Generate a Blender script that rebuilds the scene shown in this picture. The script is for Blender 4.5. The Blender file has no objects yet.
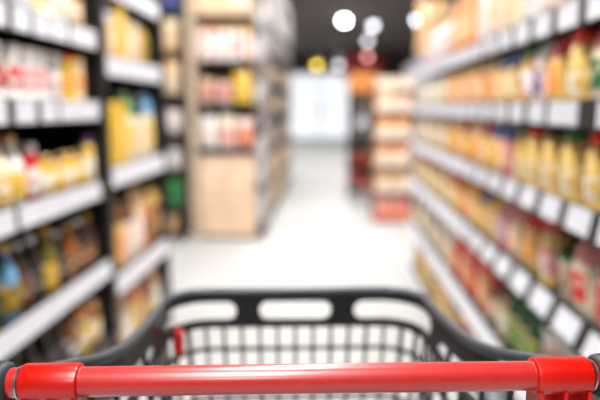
import bpy, bmesh, math, random
from mathutils import Vector, Matrix

# ------------------------------------------------------------------ camera, world, lights, exposure
S = bpy.context.scene
COL = S.collection
R_ = math.radians
F = 600.0                      # focal length in pixels of a 600 x 400 frame
H = 1.30                       # eye height
PITCH = math.atan(93 / F)
YAW = R_(2.83)                 # the camera looks a little to the left of the aisle
cam_data = bpy.data.cameras.new('camera')
cam_data.sensor_width = 36.0
cam_data.lens = 36.0 * F / 600.0
cam_data.clip_start = 0.02
cam_data.dof.use_dof = True
cam_data.dof.focus_distance = 0.578
cam_data.dof.aperture_fstop = 2.0
cam = bpy.data.objects.new('camera', cam_data)
COL.objects.link(cam)
cam.location = (0, 0, H)
cam.rotation_euler = (math.pi / 2 - PITCH, 0, YAW)
S.camera = cam

world = bpy.data.worlds.new('shop_ambient')
S.world = world
world.use_nodes = True
world.node_tree.nodes['Background'].inputs['Color'].default_value = (0.93, 0.96, 1.0, 1)
world.node_tree.nodes['Background'].inputs['Strength'].default_value = 0.25

S.view_settings.view_transform = 'Standard'
S.view_settings.look = 'None'
S.view_settings.gamma = 1.0
S.view_settings.use_curve_mapping = False
S.view_settings.exposure = 0.16
S.cycles.use_denoising = True
S.cycles.sample_clamp_indirect = 6.0
S.cycles.max_bounces = 8
S.cycles.diffuse_bounces = 4

CEIL = 3.30
LUM_Y = (-2.7, -0.5, 1.7, 3.9, 6.1, 8.3)      # ceiling luminaires over the aisle
LUM_X = -0.16
def area_light(name, loc, sx, sy, power, col=(1, 0.985, 0.965)):
    l = bpy.data.lights.new(name, 'AREA')
    l.shape = 'RECTANGLE'; l.size = sx; l.size_y = sy
    l.energy = power; l.color = col
    o = bpy.data.objects.new(name, l)
    o.location = loc
    COL.objects.link(o)
    return o
for y in LUM_Y:                                   # twin-beam luminaires: one half tilted to each row of shelves
    for s_ in (-1, 1):
        a = area_light('ceiling_area_light', (LUM_X + s_ * 0.12, y, CEIL - 0.16), 0.22, 1.5, 30)
        a.rotation_euler = (0, -s_ * R_(32), 0)
        a.data.spread = R_(150)
for x, y in ((0.3, 11.6), (0.3, 14.6), (0.3, 18.0), (-2.6, 11.6), (-2.6, 15), (3.0, 9.0), (3.0, 3.5), (-3.2, 4.6), (-2.4, 19)):  # bare lights without fixtures, added to fill the far end and side aisles
    area_light('ceiling_area_light', (x, y, CEIL - 0.13), 0.5, 1.5, 58)

# two spotlights added out of view to brighten the displays facing the cross aisle
ADDED_SPOTS = ((-1.0, 4.45, 9), (0.62, 5.35, 10))
for x, y, p in ADDED_SPOTS:
    a = area_light('added_spot_light', (x, y + 0.06, CEIL - 0.28), 0.16, 0.16, p)
    a.rotation_euler = (R_(38), 0, 0)
    a.data.spread = R_(110)

# ------------------------------------------------------------------ helpers
def lin(c):
    def f(v):
        v /= 255.0
        return v / 12.92 if v <= 0.04045 else ((v + 0.055) / 1.055) ** 2.4
    return (f(c[0]), f(c[1]), f(c[2]), 1.0)

MATS = {}
def mat(name, rgb, rough=0.5, metal=0.0, second=None, scale=8.0, amount=0.5, coat=0.0,
        trans=0.0, emit=None, bump=0.0, spec=0.5):
    """Procedural material: base colour, an optional second colour in printed blotches, fine relief."""
    if name in MATS:
        return MATS[name]
    m = bpy.data.materials.new(name)
    m.use_nodes = True
    nt = m.node_tree
    b = nt.nodes['Principled BSDF']
    b.inputs['Roughness'].default_value = rough
    b.inputs['Metallic'].default_value = metal
    b.inputs['Coat Weight'].default_value = coat
    b.inputs['Coat Roughness'].default_value = 0.12
    b.inputs['Transmission Weight'].default_value = trans
    b.inputs['Specular IOR Level'].default_value = spec
    tc = nt.nodes.new('ShaderNodeTexCoord')
    nz = nt.nodes.new('ShaderNodeTexNoise')
    nz.inputs['Scale'].default_value = scale
    nz.inputs['Detail'].default_value = 3.0
    nt.links.new(tc.outputs['Object'], nz.inputs['Vector'])
    rp = nt.nodes.new('ShaderNodeValToRGB')
    if second is None:
        a = lin(rgb)
        rp.color_ramp.elements[0].color = tuple(v * 0.90 for v in a[:3]) + (1,)
        rp.color_ramp.elements[1].color = tuple(min(1, v * 1.06) for v in a[:3]) + (1,)
        rp.color_ramp.elements[0].position = 0.3
        rp.color_ramp.elements[1].position = 0.7
    else:
        rp.color_ramp.elements[0].color = lin(rgb)
        rp.color_ramp.elements[1].color = lin(second)
        rp.color_ramp.elements[0].position = amount
        rp.color_ramp.elements[1].position = min(1, amount + 0.05)
    nt.links.new(nz.outputs['Fac'], rp.inputs['Fac'])
    nt.links.new(rp.outputs['Color'], b.inputs['Base Color'])
    if bump:
        n2 = nt.nodes.new('ShaderNodeTexNoise')
        n2.inputs['Scale'].default_value = 600
        nt.links.new(tc.outputs['Object'], n2.inputs['Vector'])
        bp = nt.nodes.new('ShaderNodeBump')
        bp.inputs['Strength'].default_value = bump
        bp.inputs['Distance'].default_value = 0.001
        nt.links.new(n2.outputs['Fac'], bp.inputs['Height'])
        nt.links.new(bp.outputs['Normal'], b.inputs['Normal'])
    if emit:
        b.inputs['Emission Color'].default_value = lin(emit[0])
        b.inputs['Emission Strength'].default_value = emit[1]
    MATS[name] = m
    return m

def link(name, me, parent=None, loc=None, rz=None):
    o = bpy.data.objects.new(name, me)
    COL.objects.link(o)
    if parent: o.parent = parent
    if loc is not None: o.location = loc
    if rz is not None: o.rotation_euler = (0, 0, rz)
    return o

def thing(name, label, cat, loc=(0, 0, 0), rz=0, group=None):
    o = link(name, None, None, loc, rz)
    o.empty_display_size = 0.05
    o['label'] = label; o['category'] = cat
    if group: o['group'] = group
    return o

class MB:
    """collects vertices and faces for one mesh"""
    def __init__(s): s.v = []; s.f = []
    def box(s, x0, x1, y0, y1, z0, z1, b=0.0):
        if b <= 0:
            i = len(s.v)
            s.v += [(x, y, z) for z in (z0, z1) for y in (y0, y1) for x in (x0, x1)]
            s.f += [tuple(i + k for k in q) for q in ((0, 2, 3, 1), (4, 5, 7, 6), (0, 1, 5, 4), (2, 6, 7, 3), (0, 4, 6, 2), (1, 3, 7, 5))]
            return s
        bm = bmesh.new()
        bmesh.ops.create_cube(bm, size=1.0)
        for v in bm.verts:
            v.co = Vector(((x0 + x1) / 2 + v.co.x * (x1 - x0), (y0 + y1) / 2 + v.co.y * (y1 - y0), (z0 + z1) / 2 + v.co.z * (z1 - z0)))
        bmesh.ops.bevel(bm, geom=bm.edges[:], offset=b, segments=2, affect='EDGES', profile=0.5)
        return s.add_bm(bm)
    def add_bm(s, bm):
        i = len(s.v)
        bm.verts.index_update()
        s.v += [tuple(v.co) for v in bm.verts]
        s.f += [tuple(i + v.index for v in f.verts) for f in bm.faces]
        bm.free()
        return s
    def lathe(s, prof, n=20, axis='z', cen=(0, 0, 0)):
        """prof: list of (radius, height), closed with caps"""
        i = len(s.v)
        for r, h in prof:
            for k in range(n):
                a = 2 * math.pi * k / n
                p = (r * math.cos(a), r * math.sin(a), h)
                if axis == 'x': p = (p[2], p[0], p[1])
                elif axis == 'y': p = (p[1], p[2], p[0])
                s.v.append((p[0] + cen[0], p[1] + cen[1], p[2] + cen[2]))
        for j in range(len(prof) - 1):
            for k in range(n):
                a = i + j * n + k; b = i + j * n + (k + 1) % n
                s.f.append((a, b, b + n, a + n))
        s.f.append(tuple(i + k for k in reversed(range(n))))
        s.f.append(tuple(i + (len(prof) - 1) * n + k for k in range(n)))
        return s
    def tube(s, pts, r, n=10):
        """a round tube along points; r a number or a list"""
        pts = [Vector(p) for p in pts]
        rs = r if isinstance(r, (list, tuple)) else [r] * len(pts)
        i = len(s.v)
        up = Vector((0, 0, 1))
        for j, p in enumerate(pts):
            t = (pts[min(j + 1, len(pts) - 1)] - pts[max(j - 1, 0)]).normalized()
            u = up if abs(t.dot(up)) < 0.95 else Vector((0, 1, 0))
            a = t.cross(u).normalized(); b = a.cross(t).normalized()
            for k in range(n):
                an = 2 * math.pi * k / n
                s.v.append(tuple(p + a * (rs[j] * math.cos(an)) + b * (rs[j] * math.sin(an))))
        for j in range(len(pts) - 1):
            for k in range(n):
                a = i + j * n + k; b = i + j * n + (k + 1) % n
                s.f.append((a, b, b + n, a + n))
        s.f.append(tuple(i + k for k in reversed(range(n))))
        s.f.append(tuple(i + (len(pts) - 1) * n + k for k in range(n)))
        return s
    def grid(s, rows):
        """rows of points -> quads"""
        i = len(s.v); m = len(rows[0])
        for r in rows: s.v += [tuple(p) for p in r]
        for a in range(len(rows) - 1):
            for b in range(m - 1):
                q = i + a * m + b
                s.f.append((q, q + 1, q + m + 1, q + m))
        return s
    def mesh(s, name, m, smooth=False):
        me = bpy.data.meshes.new(name)
        me.from_pydata(s.v, [], s.f)
        bm = bmesh.new(); bm.from_mesh(me)
        bmesh.ops.remove_doubles(bm, verts=bm.verts[:], dist=1e-5)
        bmesh.ops.recalc_face_normals(bm, faces=bm.faces[:])
        bm.to_mesh(me); bm.free()
        me.materials.append(m)
        if smooth:
            me.shade_smooth()
            me.set_sharp_from_angle(angle=R_(38))
        return me
    def build(s, name, m, parent=None, smooth=False, loc=None, rz=None):
        return link(name, s.mesh(name, m, smooth), parent, loc, rz)

def structure(o):
    o['kind'] = 'structure'
    return o

def project(p):
    fw = Vector((-math.sin(YAW) * math.cos(PITCH), math.cos(YAW) * math.cos(PITCH), -math.sin(PITCH)))
    rt = Vector((math.cos(YAW), math.sin(YAW), 0)); up = rt.cross(fw)
    d = Vector(p) - Vector((0, 0, H)); z = d.dot(fw)
    return 300 + F * d.dot(rt) / z, 200 - F * d.dot(up) / z

def along(px, X, z):
    """distance down the aisle at which a shelf edge (at lateral X, height z) crosses picture column px"""
    lo, hi = 0.4, 40.0
    for _ in range(60):
        mid = (lo + hi) / 2
        u = project((X, mid, z))[0]
        if (u > px) == (X > 0): lo = mid
        else: hi = mid
    return (lo + hi) / 2

# ------------------------------------------------------------------ the room
XL, XR, YB, YF = -4.6, 4.4, -4.0, 23.6
m_floor = mat('polished_pale_floor', (190, 190, 189), rough=0.55, scale=1.3, coat=0.0)
m_ceil = mat('dark_grey_ceiling', (100, 91, 91), rough=0.9, scale=2)
m_wall = mat('grey_wall_paint', (150, 146, 142), rough=0.85, scale=2)
m_wall_dark = mat('dark_wall_paint', (78, 72, 72), rough=0.85, scale=2)
structure(MB().box(XL, XR, YB, YF, -0.1, 0).build('floor', m_floor))
structure(MB().box(XL, XR, YB, YF, CEIL, CEIL + 0.1).build('ceiling', m_ceil))
structure(MB().box(XL - 0.1, XL, YB, YF, 0, CEIL).build('wall_left', m_wall))
structure(MB().box(XR, XR + 0.1, YB, YF, 0, CEIL).build('wall_right', m_wall))
structure(MB().box(XL, XR, YB - 0.1, YB, 0, CEIL).build('wall_back', m_wall))
DX0, DX1, DH = -1.62, 0.86, 2.62            # the glazed entrance at the end of the aisle
wf = MB()
wf.box(XL, DX0, YF, YF + 0.1, 0, CEIL); wf.box(DX1, XR, YF, YF + 0.1, 0, CEIL); wf.box(DX0, DX1, YF, YF + 0.1, DH, CEIL)
structure(wf.build('wall_front', m_wall_dark))
m_frame = mat('white_aluminium_frame', (226, 228, 232), rough=0.4, scale=3)
m_pane = mat('daylit_glass', (235, 240, 245), rough=0.2, scale=1, emit=((238, 242, 247), 0.78))
df = MB()
for x in (DX0, DX1 - 0.06, (DX0 + DX1) / 2 - 0.03): df.box(x, x + 0.06, YF - 0.03, YF + 0.05, 0, DH)
df.box(DX0, DX1, YF - 0.03, YF + 0.05, DH - 0.08, DH); df.box(DX0, DX1, YF - 0.03, YF + 0.05, 0, 0.12)
door = structure(df.build('door_1', m_frame))
for k in range(2):
    xa = DX0 + 0.06 + k * (DX1 - DX0) / 2 - 0.03 * k
    MB().box(xa, xa + (DX1 - DX0) / 2 - 0.09, YF, YF + 0.02, 0.12, DH - 0.08).build('pane', m_pane, door)
m_handle = mat('brushed_steel', (190, 190, 195), rough=0.3, metal=1)
for s_ in (-1, 1):
    MB().tube([((DX0 + DX1) / 2 + s_ * 0.09, YF - 0.06, 0.8), ((DX0 + DX1) / 2 + s_ * 0.09, YF - 0.06, 1.4)], 0.018).build('handle', m_handle, door)

# ceiling luminaires over the aisle (their light is the area lights at the top of the script)
m_lumi = mat('luminaire_housing', (60, 58, 58), rough=0.6)
m_diff = mat('luminaire_diffuser', (250, 250, 248), rough=0.5, emit=((255, 250, 242), 3.0))
ORD = ['first', 'second', 'third', 'fourth', 'fifth', 'sixth', 'seventh', 'eighth', 'ninth', 'tenth', 'eleventh', 'twelfth',
       'thirteenth', 'fourteenth', 'fifteenth', 'sixteenth', 'seventeenth', 'eighteenth', 'nineteenth', 'twentieth']
TENS = ['', '', 'twenty', 'thirty', 'forty']
def ordinal(k):
    if k < 20: return ORD[k]
    n = k + 1
    if n % 10 == 0: return {20: 'twentieth', 30: 'thirtieth', 40: 'fortieth'}[n]
    return TENS[n // 10] + '-' + ORD[n % 10 - 1]
for k, y in enumerate(LUM_Y):
    t = thing('ceiling_luminaire', 'slim rectangular ceiling luminaire over the aisle, %s from the shop back' % ORD[k], 'luminaire', (LUM_X, y, CEIL), 0, 'luminaires over the aisle')
    hm = MB(); hm.box(-0.30, 0.30, -0.80, 0.80, -0.05, 0); hm.box(-0.30, -0.27, -0.80, 0.80, -0.10, -0.05); hm.box(0.27, 0.30, -0.80, 0.80, -0.10, -0.05)
    hm.build('housing', m_lumi, t)
    MB().box(-0.26, 0.26, -0.78, 0.78, -0.085, -0.055).build('diffuser', m_diff, t)

for k, (x, y, p) in enumerate(ADDED_SPOTS):  # housings for the added display spotlights
    t = thing('added_spotlight', ['added spotlight out of view, brightening the beige end display', 'added spotlight out of view, brightening the orange promotion stand'][k], 'spotlight', (x, y, CEIL), 0, 'added spotlights')
    MB().tube([(0, 0, 0), (0, 0, -0.16)], 0.012, 10).build('stem', m_lumi, t)
    MB().tube([(0, -0.06, -0.12), (0, 0.05, -0.26)], 0.075, 20).build('lamp_head', m_lumi, t, True)

# ------------------------------------------------------------------ shopping cart
CART_YAW = YAW + R_(1.75)
HC = Vector((-0.0175, 0.5277, 1.0495))               # middle of the handle bar
cart = thing('shopping_cart', 'black plastic shopping cart with a glossy red push handle', 'shopping cart', (HC.x, HC.y, 0), CART_YAW)
HZ = HC.z
m_black = mat('black_basket_plastic', (34, 34, 37), rough=0.42, scale=30, bump=0.15, spec=0.35)
m_grey = mat('charcoal_rubber', (60, 65, 71), rough=0.38, scale=30)
m_red = mat('red_clamp_plastic', (208, 18, 3), rough=0.28, scale=20, coat=0.3)
m_bar = mat('red_handle_film', (200, 38, 36), rough=0.34, scale=60, coat=1.0)
m_bar.node_tree.nodes['Principled BSDF'].inputs['Coat Roughness'].default_value = 0.22
m_grip = mat('dark_grip_rubber', (38, 44, 50), rough=0.5, scale=30)
m_chrome = mat('zinc_plated_steel', (190, 192, 196), rough=0.25, metal=1)
m_wheel = mat('grey_wheel_rubber', (90, 92, 95), rough=0.6)

# push bar with its two clamps, metal rings and dark end grips
MB().lathe([(0.0134, -0.279), (0.0136, -0.276), (0.0136, 0.276), (0.0134, 0.279)], 40, 'x', (0, 0, HZ)).build('handle_bar', m_bar, cart, True)
for s_ in (-1, 1):
    c = MB().lathe([(0.0150, 0.2105), (0.0168, 0.2118), (0.0172, 0.2135), (0.0172, 0.2600), (0.0168, 0.2620), (0.0150, 0.2635)], 40, 'x', (0, 0, HZ))
    if s_ < 0: c.v = [(-x, y, z) for x, y, z in c.v]
    clamp = c.build('clamp', m_red, cart, True)
    rb = MB()
    for xr in (0.2145, 0.237, 0.2595):
        rb.box(s_ * xr - 0.002, s_ * xr + 0.002, -0.016, 0.016, HZ - 0.045, HZ - 0.010, 0.0008)
    rb.box(min(s_ * 0.2125, s_ * 0.2615), max(s_ * 0.2125, s_ * 0.2615), 0.004, 0.014, HZ - 0.045, HZ - 0.012, 0.001)
    rb.build('clamp_rib', m_red, clamp)
    g = MB().lathe([(0.0142, 0.2642), (0.0150, 0.2646), (0.0150, 0.2662), (0.0142, 0.2668)], 32, 'x', (0, 0, HZ))
    if s_ < 0: g.v = [(-x, y, z) for x, y, z in g.v]
    g.build('ring', m_chrome, cart, True)
    e = MB().lathe([(0.0165, 0.2745), (0.0195, 0.2770), (0.0205, 0.2810), (0.0205, 0.3080), (0.0190, 0.3125), (0.0140, 0.3150)], 36, 'x', (0, 0, HZ - 0.001))
    e.v = [(-x, y, z) if s_ < 0 else (x - 0.006, y, z) for x, y, z in e.v]
    e.build('end_grip', m_grip, cart, True)
    # the arm that carries the handle, curving from the grip forward to the basket rim
    MB().tube([(s_ * 0.293, 0.000, HZ - 0.012), (s_ * 0.292, 0.020, HZ - 0.022), (s_ * 0.290, 0.05, HZ - 0.028), (s_ * 0.284, 0.085, HZ - 0.030)], [0.015, 0.015, 0.013, 0.011], 14).build('handle_arm', m_grey, cart, True)

# plan of the basket rim from the left handle arm round the front to the right one
def rim_half():
    pts = [Vector((x, y, z)) for x, y, z in ((0.292, 0.075, 1.016), (0.283, 0.105, 1.013), (0.270, 0.135, 1.005), (0.258, 0.170, 0.994), (0.251, 0.210, 0.983),
                                             (0.246, 0.258, 0.972), (0.244, 0.31, 0.963), (0.243, 0.37, 0.956), (0.242, 0.43, 0.952), (0.241, 0.49, 0.950))]
    r = 0.075
    for k in range(0, 11):
        a = math.pi / 2 * k / 10
        pts.append(Vector((0.240 - r + r * math.cos(a), 0.585 - r + r * math.sin(a), 0.950)))
    return pts
half = rim_half()
rim = [Vector((-p.x, p.y, p.z)) for p in half] + [Vector((x, 0.585, 0.95)) for x in (-0.1, 0, 0.1)] + list(reversed(half))
# resample
def resample(pts, step):
    out = [pts[0]]; acc = 0
    for a, b in zip(pts, pts[1:]):
        n = max(1, int(round((b - a).length / step)))
        for k in range(1, n + 1): out.append(a.lerp(b, k / n))
    return out
rim = resample(rim, 0.006)
arc = [0.0]
for a, b in zip(rim, rim[1:]): arc.append(arc[-1] + (b - a).length)
mid = arc[-1] / 2
ss = [a - mid for a in arc]                           # signed length from the middle of the front
def at_s(s):
    if s <= ss[0]: return rim[0]
    for k in range(len(ss) - 1):
        if ss[k + 1] >= s:
            return rim[k].lerp(rim[k + 1], (s - ss[k]) / max(1e-9, ss[k + 1] - ss[k]))
    return rim[-1]
BANDZ = 0.888
def band_z(s):
    k = min(1.0, max(0.0, (abs(s) - 0.33) / 0.06))
    k = k * k * (3 - 2 * k)
    return BANDZ * (1 - k) + (at_s(s).z - 0.036) * k
def wall_pt(s, z, off=0.0):
    """a point on the basket wall below the rim; the walls lean inwards towards the floor of the basket"""
    p = at_s(s)
    k = max(0.0, (0.95 - z)) / 0.45
    fx = 1 - 0.17 * k
    y = p.y - max(0, (p.y - 0.05)) * 0.10 * k
    a, b = at_s(s - 0.004), at_s(s + 0.004)
    n = Vector((-(b.y - a.y), b.x - a.x, 0))
    n = n.normalized() if n.length > 1e-6 else Vector((0, 1, 0))
    return Vector((p.x * fx, y, z)) + n * off
MB().tube(rim[::2] + ([rim[-1]] if len(rim) % 2 == 0 else []), 0.0085, 12).build('rim', m_grey, cart, True)
slots = [(-0.070, 0.070), (0.114, 0.318), (-0.292, -0.114)]
ST, SB = 0.9315, 0.8970
def slot_half(s):
    for a, b in slots:
        if a < s < b:
            r = (ST - SB) / 2
            t = min(s - a, b - s)
            return r if t >= r else math.sqrt(max(0, r * r - (r - t) ** 2))
    return 0.0
samp = set(round(v, 4) for v in ss if abs(v) < 0.60)
for a, b in slots:
    for e in (a, b):
        for k in range(-9, 10): samp.add(round(e + k * 0.0022, 4))
        samp.add(e)
samp = sorted(samp)
bm_ = MB()
sm = (ST + SB) / 2
for off in (0.0035, -0.0035):
    bm_.grid([[wall_pt(s, at_s(s).z, off), wall_pt(s, max(sm + slot_half(s), band_z(s)), off)] for s in samp])
    bm_.grid([[wall_pt(s, min(sm, 9) - slot_half(s) if band_z(s) < sm - slot_half(s) else band_z(s), off), wall_pt(s, band_z(s), off)] for s in samp])
for sgn in (1, -1):
    bm_.grid([[wall_pt(s, sm + sgn * slot_half(s), 0.0035), wall_pt(s, sm + sgn * slot_half(s), -0.0035)] for s in samp if abs(s) < 0.34])
bm_.grid([[wall_pt(s, band_z(s), 0.0035), wall_pt(s, band_z(s), -0.0035)] for s in samp])
bm_.build('basket_band', m_black, cart)
ZB = 0.52
def rib(mb, s, z0, z1, w, d):
    P = []
    for z in (z0, z1):
        P += [wall_pt(s - w, z, d), wall_pt(s + w, z, d), wall_pt(s + w, z, -d), wall_pt(s - w, z, -d)]
    i = len(mb.v); mb.v += [tuple(p) for p in P]
    mb.f += [tuple(i + k for k in q) for q in ((0, 1, 2, 3), (7, 6, 5, 4), (0, 4, 5, 1), (1, 5, 6, 2), (2, 6, 7, 3), (3, 7, 4, 0))]
gv = MB(); gs_l = MB(); gs_r = MB()
k = -18
for k in range(-18, 19):
    if abs(k) > 10 and k % 2: continue
    s = k * 0.0352
    t = gv if abs(k) <= 6 else (gs_r if k > 0 else gs_l)
    rib(t, s, ZB, band_z(s) + 0.004, 0.0031 if abs(k) <= 6 else 0.0026, 0.005 if abs(k) <= 6 else 0.0035)
def hoop(mb, s0, s1, z, hh=0.0028, d=0.0045):
    n = max(2, int((s1 - s0) / 0.012))
    sv = [s0 + (s1 - s0) * q / n for q in range(n + 1)]
    rows = [[wall_pt(s, z + hh, d), wall_pt(s, z - hh, d), wall_pt(s, z - hh, -d), wall_pt(s, z + hh, -d), wall_pt(s, z + hh, d)] for s in sv]
    mb.grid(rows)
z = BANDZ
zs = []
while z > ZB: zs.append(z); z -= 0.047
for z in [0.938] + zs + [ZB]:
    if z > BANDZ:
        hoop(gs_l, -0.60, -0.40, z); hoop(gs_r, 0.40, 0.60, z); continue
    hh = 0.0055 if z == BANDZ else 0.0026
    hoop(gv, -0.217, 0.217, z, hh)
    hoop(gs_l, -0.60, -0.217, z, hh); hoop(gs_r, 0.217, 0.60, z, hh)
gv.build('front_grid', m_black, cart)
gs_l.build('side_grid', m_black, cart); gs_r.build('side_grid', m_black, cart)
# basket floor, rear gate, chassis and castors
fl = MB()
for k in range(-4, 5):
    fl.box(k * 0.045 - 0.003, k * 0.045 + 0.003, 0.05, 0.53, ZB - 0.006, ZB)
for k in range(11):
    fl.box(-0.195, 0.195, 0.05 + k * 0.047 - 0.003, 0.05 + k * 0.047 + 0.003, ZB - 0.008, ZB - 0.002)
fl.build('basket_floor', m_black, cart)
rg = MB()
for k in range(-6, 7): rg.box(k * 0.036 - 0.003, k * 0.036 + 0.003, 0.064, 0.072, ZB, 0.90)
for k in range(9): rg.box(-0.222, 0.222, 0.062, 0.070, ZB + 0.045 * k, ZB + 0.045 * k + 0.006)
rg.box(-0.232, 0.232, 0.06, 0.074, 0.885, 0.91, 0.003)
rg.build('rear_gate', m_black, cart)
ch = MB()
for s_ in (-1, 1):
    ch.tube([(s_ * 0.275, 0.085, 0.97), (s_ * 0.262, 0.075, 0.80), (s_ * 0.245, 0.06, 0.50), (s_ * 0.235, 0.03, 0.25), (s_ * 0.232, 0.10, 0.18), (s_ * 0.20, 0.62, 0.17)], 0.011, 12)
ch.tube([(-0.20, 0.62, 0.17), (0.20, 0.62, 0.17)], 0.011, 12); ch.tube([(-0.23, 0.12, 0.18), (0.23, 0.12, 0.18)], 0.011, 12)
ch.tube([(-0.20, 0.45, ZB - 0.015), (0.20, 0.45, ZB - 0.015)], 0.009, 10)
for s_ in (-1, 1): ch.tube([(s_ * 0.243, 0.06, 0.48), (s_ * 0.2, 0.45, ZB - 0.015)], 0.009, 10)
ch.build('chassis', m_chrome, cart, True)
for x, y in ((-0.225, 0.10), (0.225, 0.10), (-0.2, 0.58), (0.2, 0.58)):
    cf = MB(); cf.box(x - 0.02, x - 0.015, y - 0.02, y + 0.02, 0.06, 0.16); cf.box(x + 0.015, x + 0.02, y - 0.02, y + 0.02, 0.06, 0.16); cf.box(x - 0.02, x + 0.02, y - 0.02, y + 0.02, 0.155, 0.168)
    castor = cf.build('castor', m_chrome, cart)
    MB().lathe([(0.055, -0.012), (0.0625, -0.007), (0.0625, 0.007), (0.055, 0.012)], 24, 'x', (x, y, 0.0625)).build('wheel', m_wheel, castor, True)
# the little red catch at the front left corner of the basket
pc = wall_pt(-0.258, 0.878, -0.016)
cl = MB(); cl.box(pc.x - 0.005, pc.x + 0.009, pc.y - 0.012, pc.y + 0.006, 0.856, 0.900, 0.002)
o = cl.build('catch', m_red, cart); o['label'] = 'small red plastic catch'

# ------------------------------------------------------------------ packaged goods
rnd = random.Random(7)
MESH = {}
C = dict(white=(244, 243, 240), cream=(246, 232, 200), yellow=(238, 196, 60), gold=(234, 192, 104), pasta=(248, 208, 124), peach=(255, 206, 162), orange=(250, 154, 74),
         red=(214, 30, 26), brightred=(236, 22, 20), pink=(232, 150, 150), palepink=(248, 222, 212), green=(30, 110, 70), leaf=(60, 150, 74), blue=(36, 84, 156), skyblue=(110, 170, 214), brown=(120, 72, 36), tan=(224, 182, 132),
         darkbrown=(70, 44, 28), black=(36, 36, 38), grey=(150, 148, 146), palegrey=(200, 200, 204), purple=(110, 80, 140), lilac=(200, 180, 206), beige=(226, 204, 172), olive=(120, 108, 40), kraft=(234, 196, 156), amber=(160, 92, 24), darkgreen=(40, 60, 34), mustard=(220, 170, 30))
CN = dict(pasta='golden', brightred='bright red', palepink='pale pink', leaf='leaf green', skyblue='sky blue', darkbrown='dark brown', palegrey='pale grey', kraft='kraft brown', darkgreen='dark green')
def cname(c): return CN.get(c, c)
def pm(c, kind='plain'):
    if kind == 'glossy': return mat('glossy_' + c, C[c], rough=0.22, coat=0.4, scale=20)
    if kind == 'glass': return mat('filled_glass_' + c, C[c], rough=0.12, coat=0.8, scale=30)
    if kind == 'metal': return mat('lacquered_metal_' + c, C[c], rough=0.1, metal=0.5, coat=0.8, scale=20)
    return mat('printed_' + c, C[c], rough=0.42, scale=20)
def pprint(c, d): return mat('label_print_%s_%s' % (c, d), C[c], rough=0.45, second=C[d], scale=26, amount=0.53)

def pillow(w, h, t, u, v, gusset=True):
    """front sheet (+1) of a filled bag at u in [-1,1], v in [0,1]; returns x, z, half thickness"""
    prof = (1 - (2 * abs(v - 0.44) / 1.14) ** 3.2) if v > 0.1 else (0.62 + 3.0 * v)
    prof = max(0.0, min(1.0, prof))
    if v > 0.9: prof = 0.0 if v > 0.93 else prof * (0.93 - v) / 0.03
    side = max(0.0, 1 - abs(u) ** 3.0) ** 0.7
    ww = w / 2 * (1 - 0.05 * math.sin(math.pi * min(1, v / 0.9)))
    return u * ww, v * h, t / 2 * prof * side
US = [-1, -0.9, -0.7, -0.4, 0, 0.4, 0.7, 0.9, 1]
VS = [0, 0.03, 0.1, 0.2, 0.35, 0.5, 0.65, 0.78, 0.86, 0.9, 0.93, 0.97, 1.0]
def bag_sheet(mb, w, h, t, us, vs, sides=(1, -1), off=0.0):
    for sd in sides:
        mb.grid([[(lambda q: (q[0], -sd * (q[2] + off + 0.0008), q[1]))(pillow(w, h, t, u, v)) for u in us] for v in vs])
def sub(vals, a, b): return sorted(set([a, b] + [x for x in vals if a < x < b]))

def cached(key, fn):
    if key not in MESH: MESH[key] = fn()
    return MESH[key]

def bag(w, h, t, body, head, lab):
    def mk():
        b = MB(); bag_sheet(b, w, h, t, US, VS)
        parts = [('pack_body', b.mesh('pack_body', pm(body, 'glossy'), True))]
        hd = MB(); bag_sheet(hd, w * 1.004, h * 1.001, t, US, sub(VS, 0.70, 1.0), (1, -1), 0.0009)
        parts.append(('header', hd.mesh('header', pm(head, 'glossy'), True)))
        lb = MB(); bag_sheet(lb, w, h, t, sub(US, -0.72, 0.72), sub(VS, 0.20, 0.58), (1,), 0.0009)
        parts.append(('label_panel', lb.mesh('label_panel', pprint(lab, body), True)))
        return parts
    return cached(('bag', w, h, t, body, head, lab), mk)
def jar(w, h, body, lid, lab):
    r = w / 2
    def mk():
        b = MB().lathe([(r * 0.90, 0), (r, 0.006), (r, h * 0.72), (r * 0.93, h * 0.79), (r * 0.78, h * 0.83), (r * 0.78, h * 0.88)], 20)
        l = MB().lathe([(r * 0.86, h * 0.845), (r * 0.88, h * 0.85), (r * 0.88, h * 0.985), (r * 0.82, h)], 20)
        p = MB().lathe([(r + 0.0006, h * 0.16), (r + 0.0012, h * 0.17), (r + 0.0012, h * 0.58), (r + 0.0006, h * 0.59)], 20)
        return [('jar_body', b.mesh('jar_body', pm(body, 'glass'), True)), ('lid', l.mesh('lid', pm(lid, 'metal'), True)), ('label_panel', p.mesh('label_panel', pprint(lab, 'white' if lab != 'white' else 'pink'), True))]
    return cached(('jar', w, h, body, lid, lab), mk)
def bottle(w, h, body, cap, lab):
    r = w / 2
    def mk():
        b = MB().lathe([(r * 0.88, 0), (r, 0.008), (r, h * 0.55), (r * 0.92, h * 0.63), (r * 0.55, h * 0.75), (r * 0.40, h * 0.82), (r * 0.38, h * 0.93)], 18)
        c = MB().lathe([(r * 0.44, h * 0.905), (r * 0.46, h * 0.91), (r * 0.46, h * 0.99), (r * 0.40, h)], 16)
        p = MB().lathe([(r + 0.0006, h * 0.14), (r + 0.0012, h * 0.15), (r + 0.0012, h * 0.48), (r + 0.0006, h * 0.49)], 18)
        return [('bottle_body', b.mesh('bottle_body', pm(body, 'glass'), True)), ('cap', c.mesh('cap', pm(cap, 'metal'), True)), ('label_panel', p.mesh('label_panel', pprint(lab, {'gold': 'white', 'olive': 'mustard', 'darkgreen': 'olive', 'brown': 'tan', 'darkbrown': 'grey', 'black': 'darkbrown'}.get(lab, 'gold')), True))]
    return cached(('bottle', w, h, body, cap, lab), mk)
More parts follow.
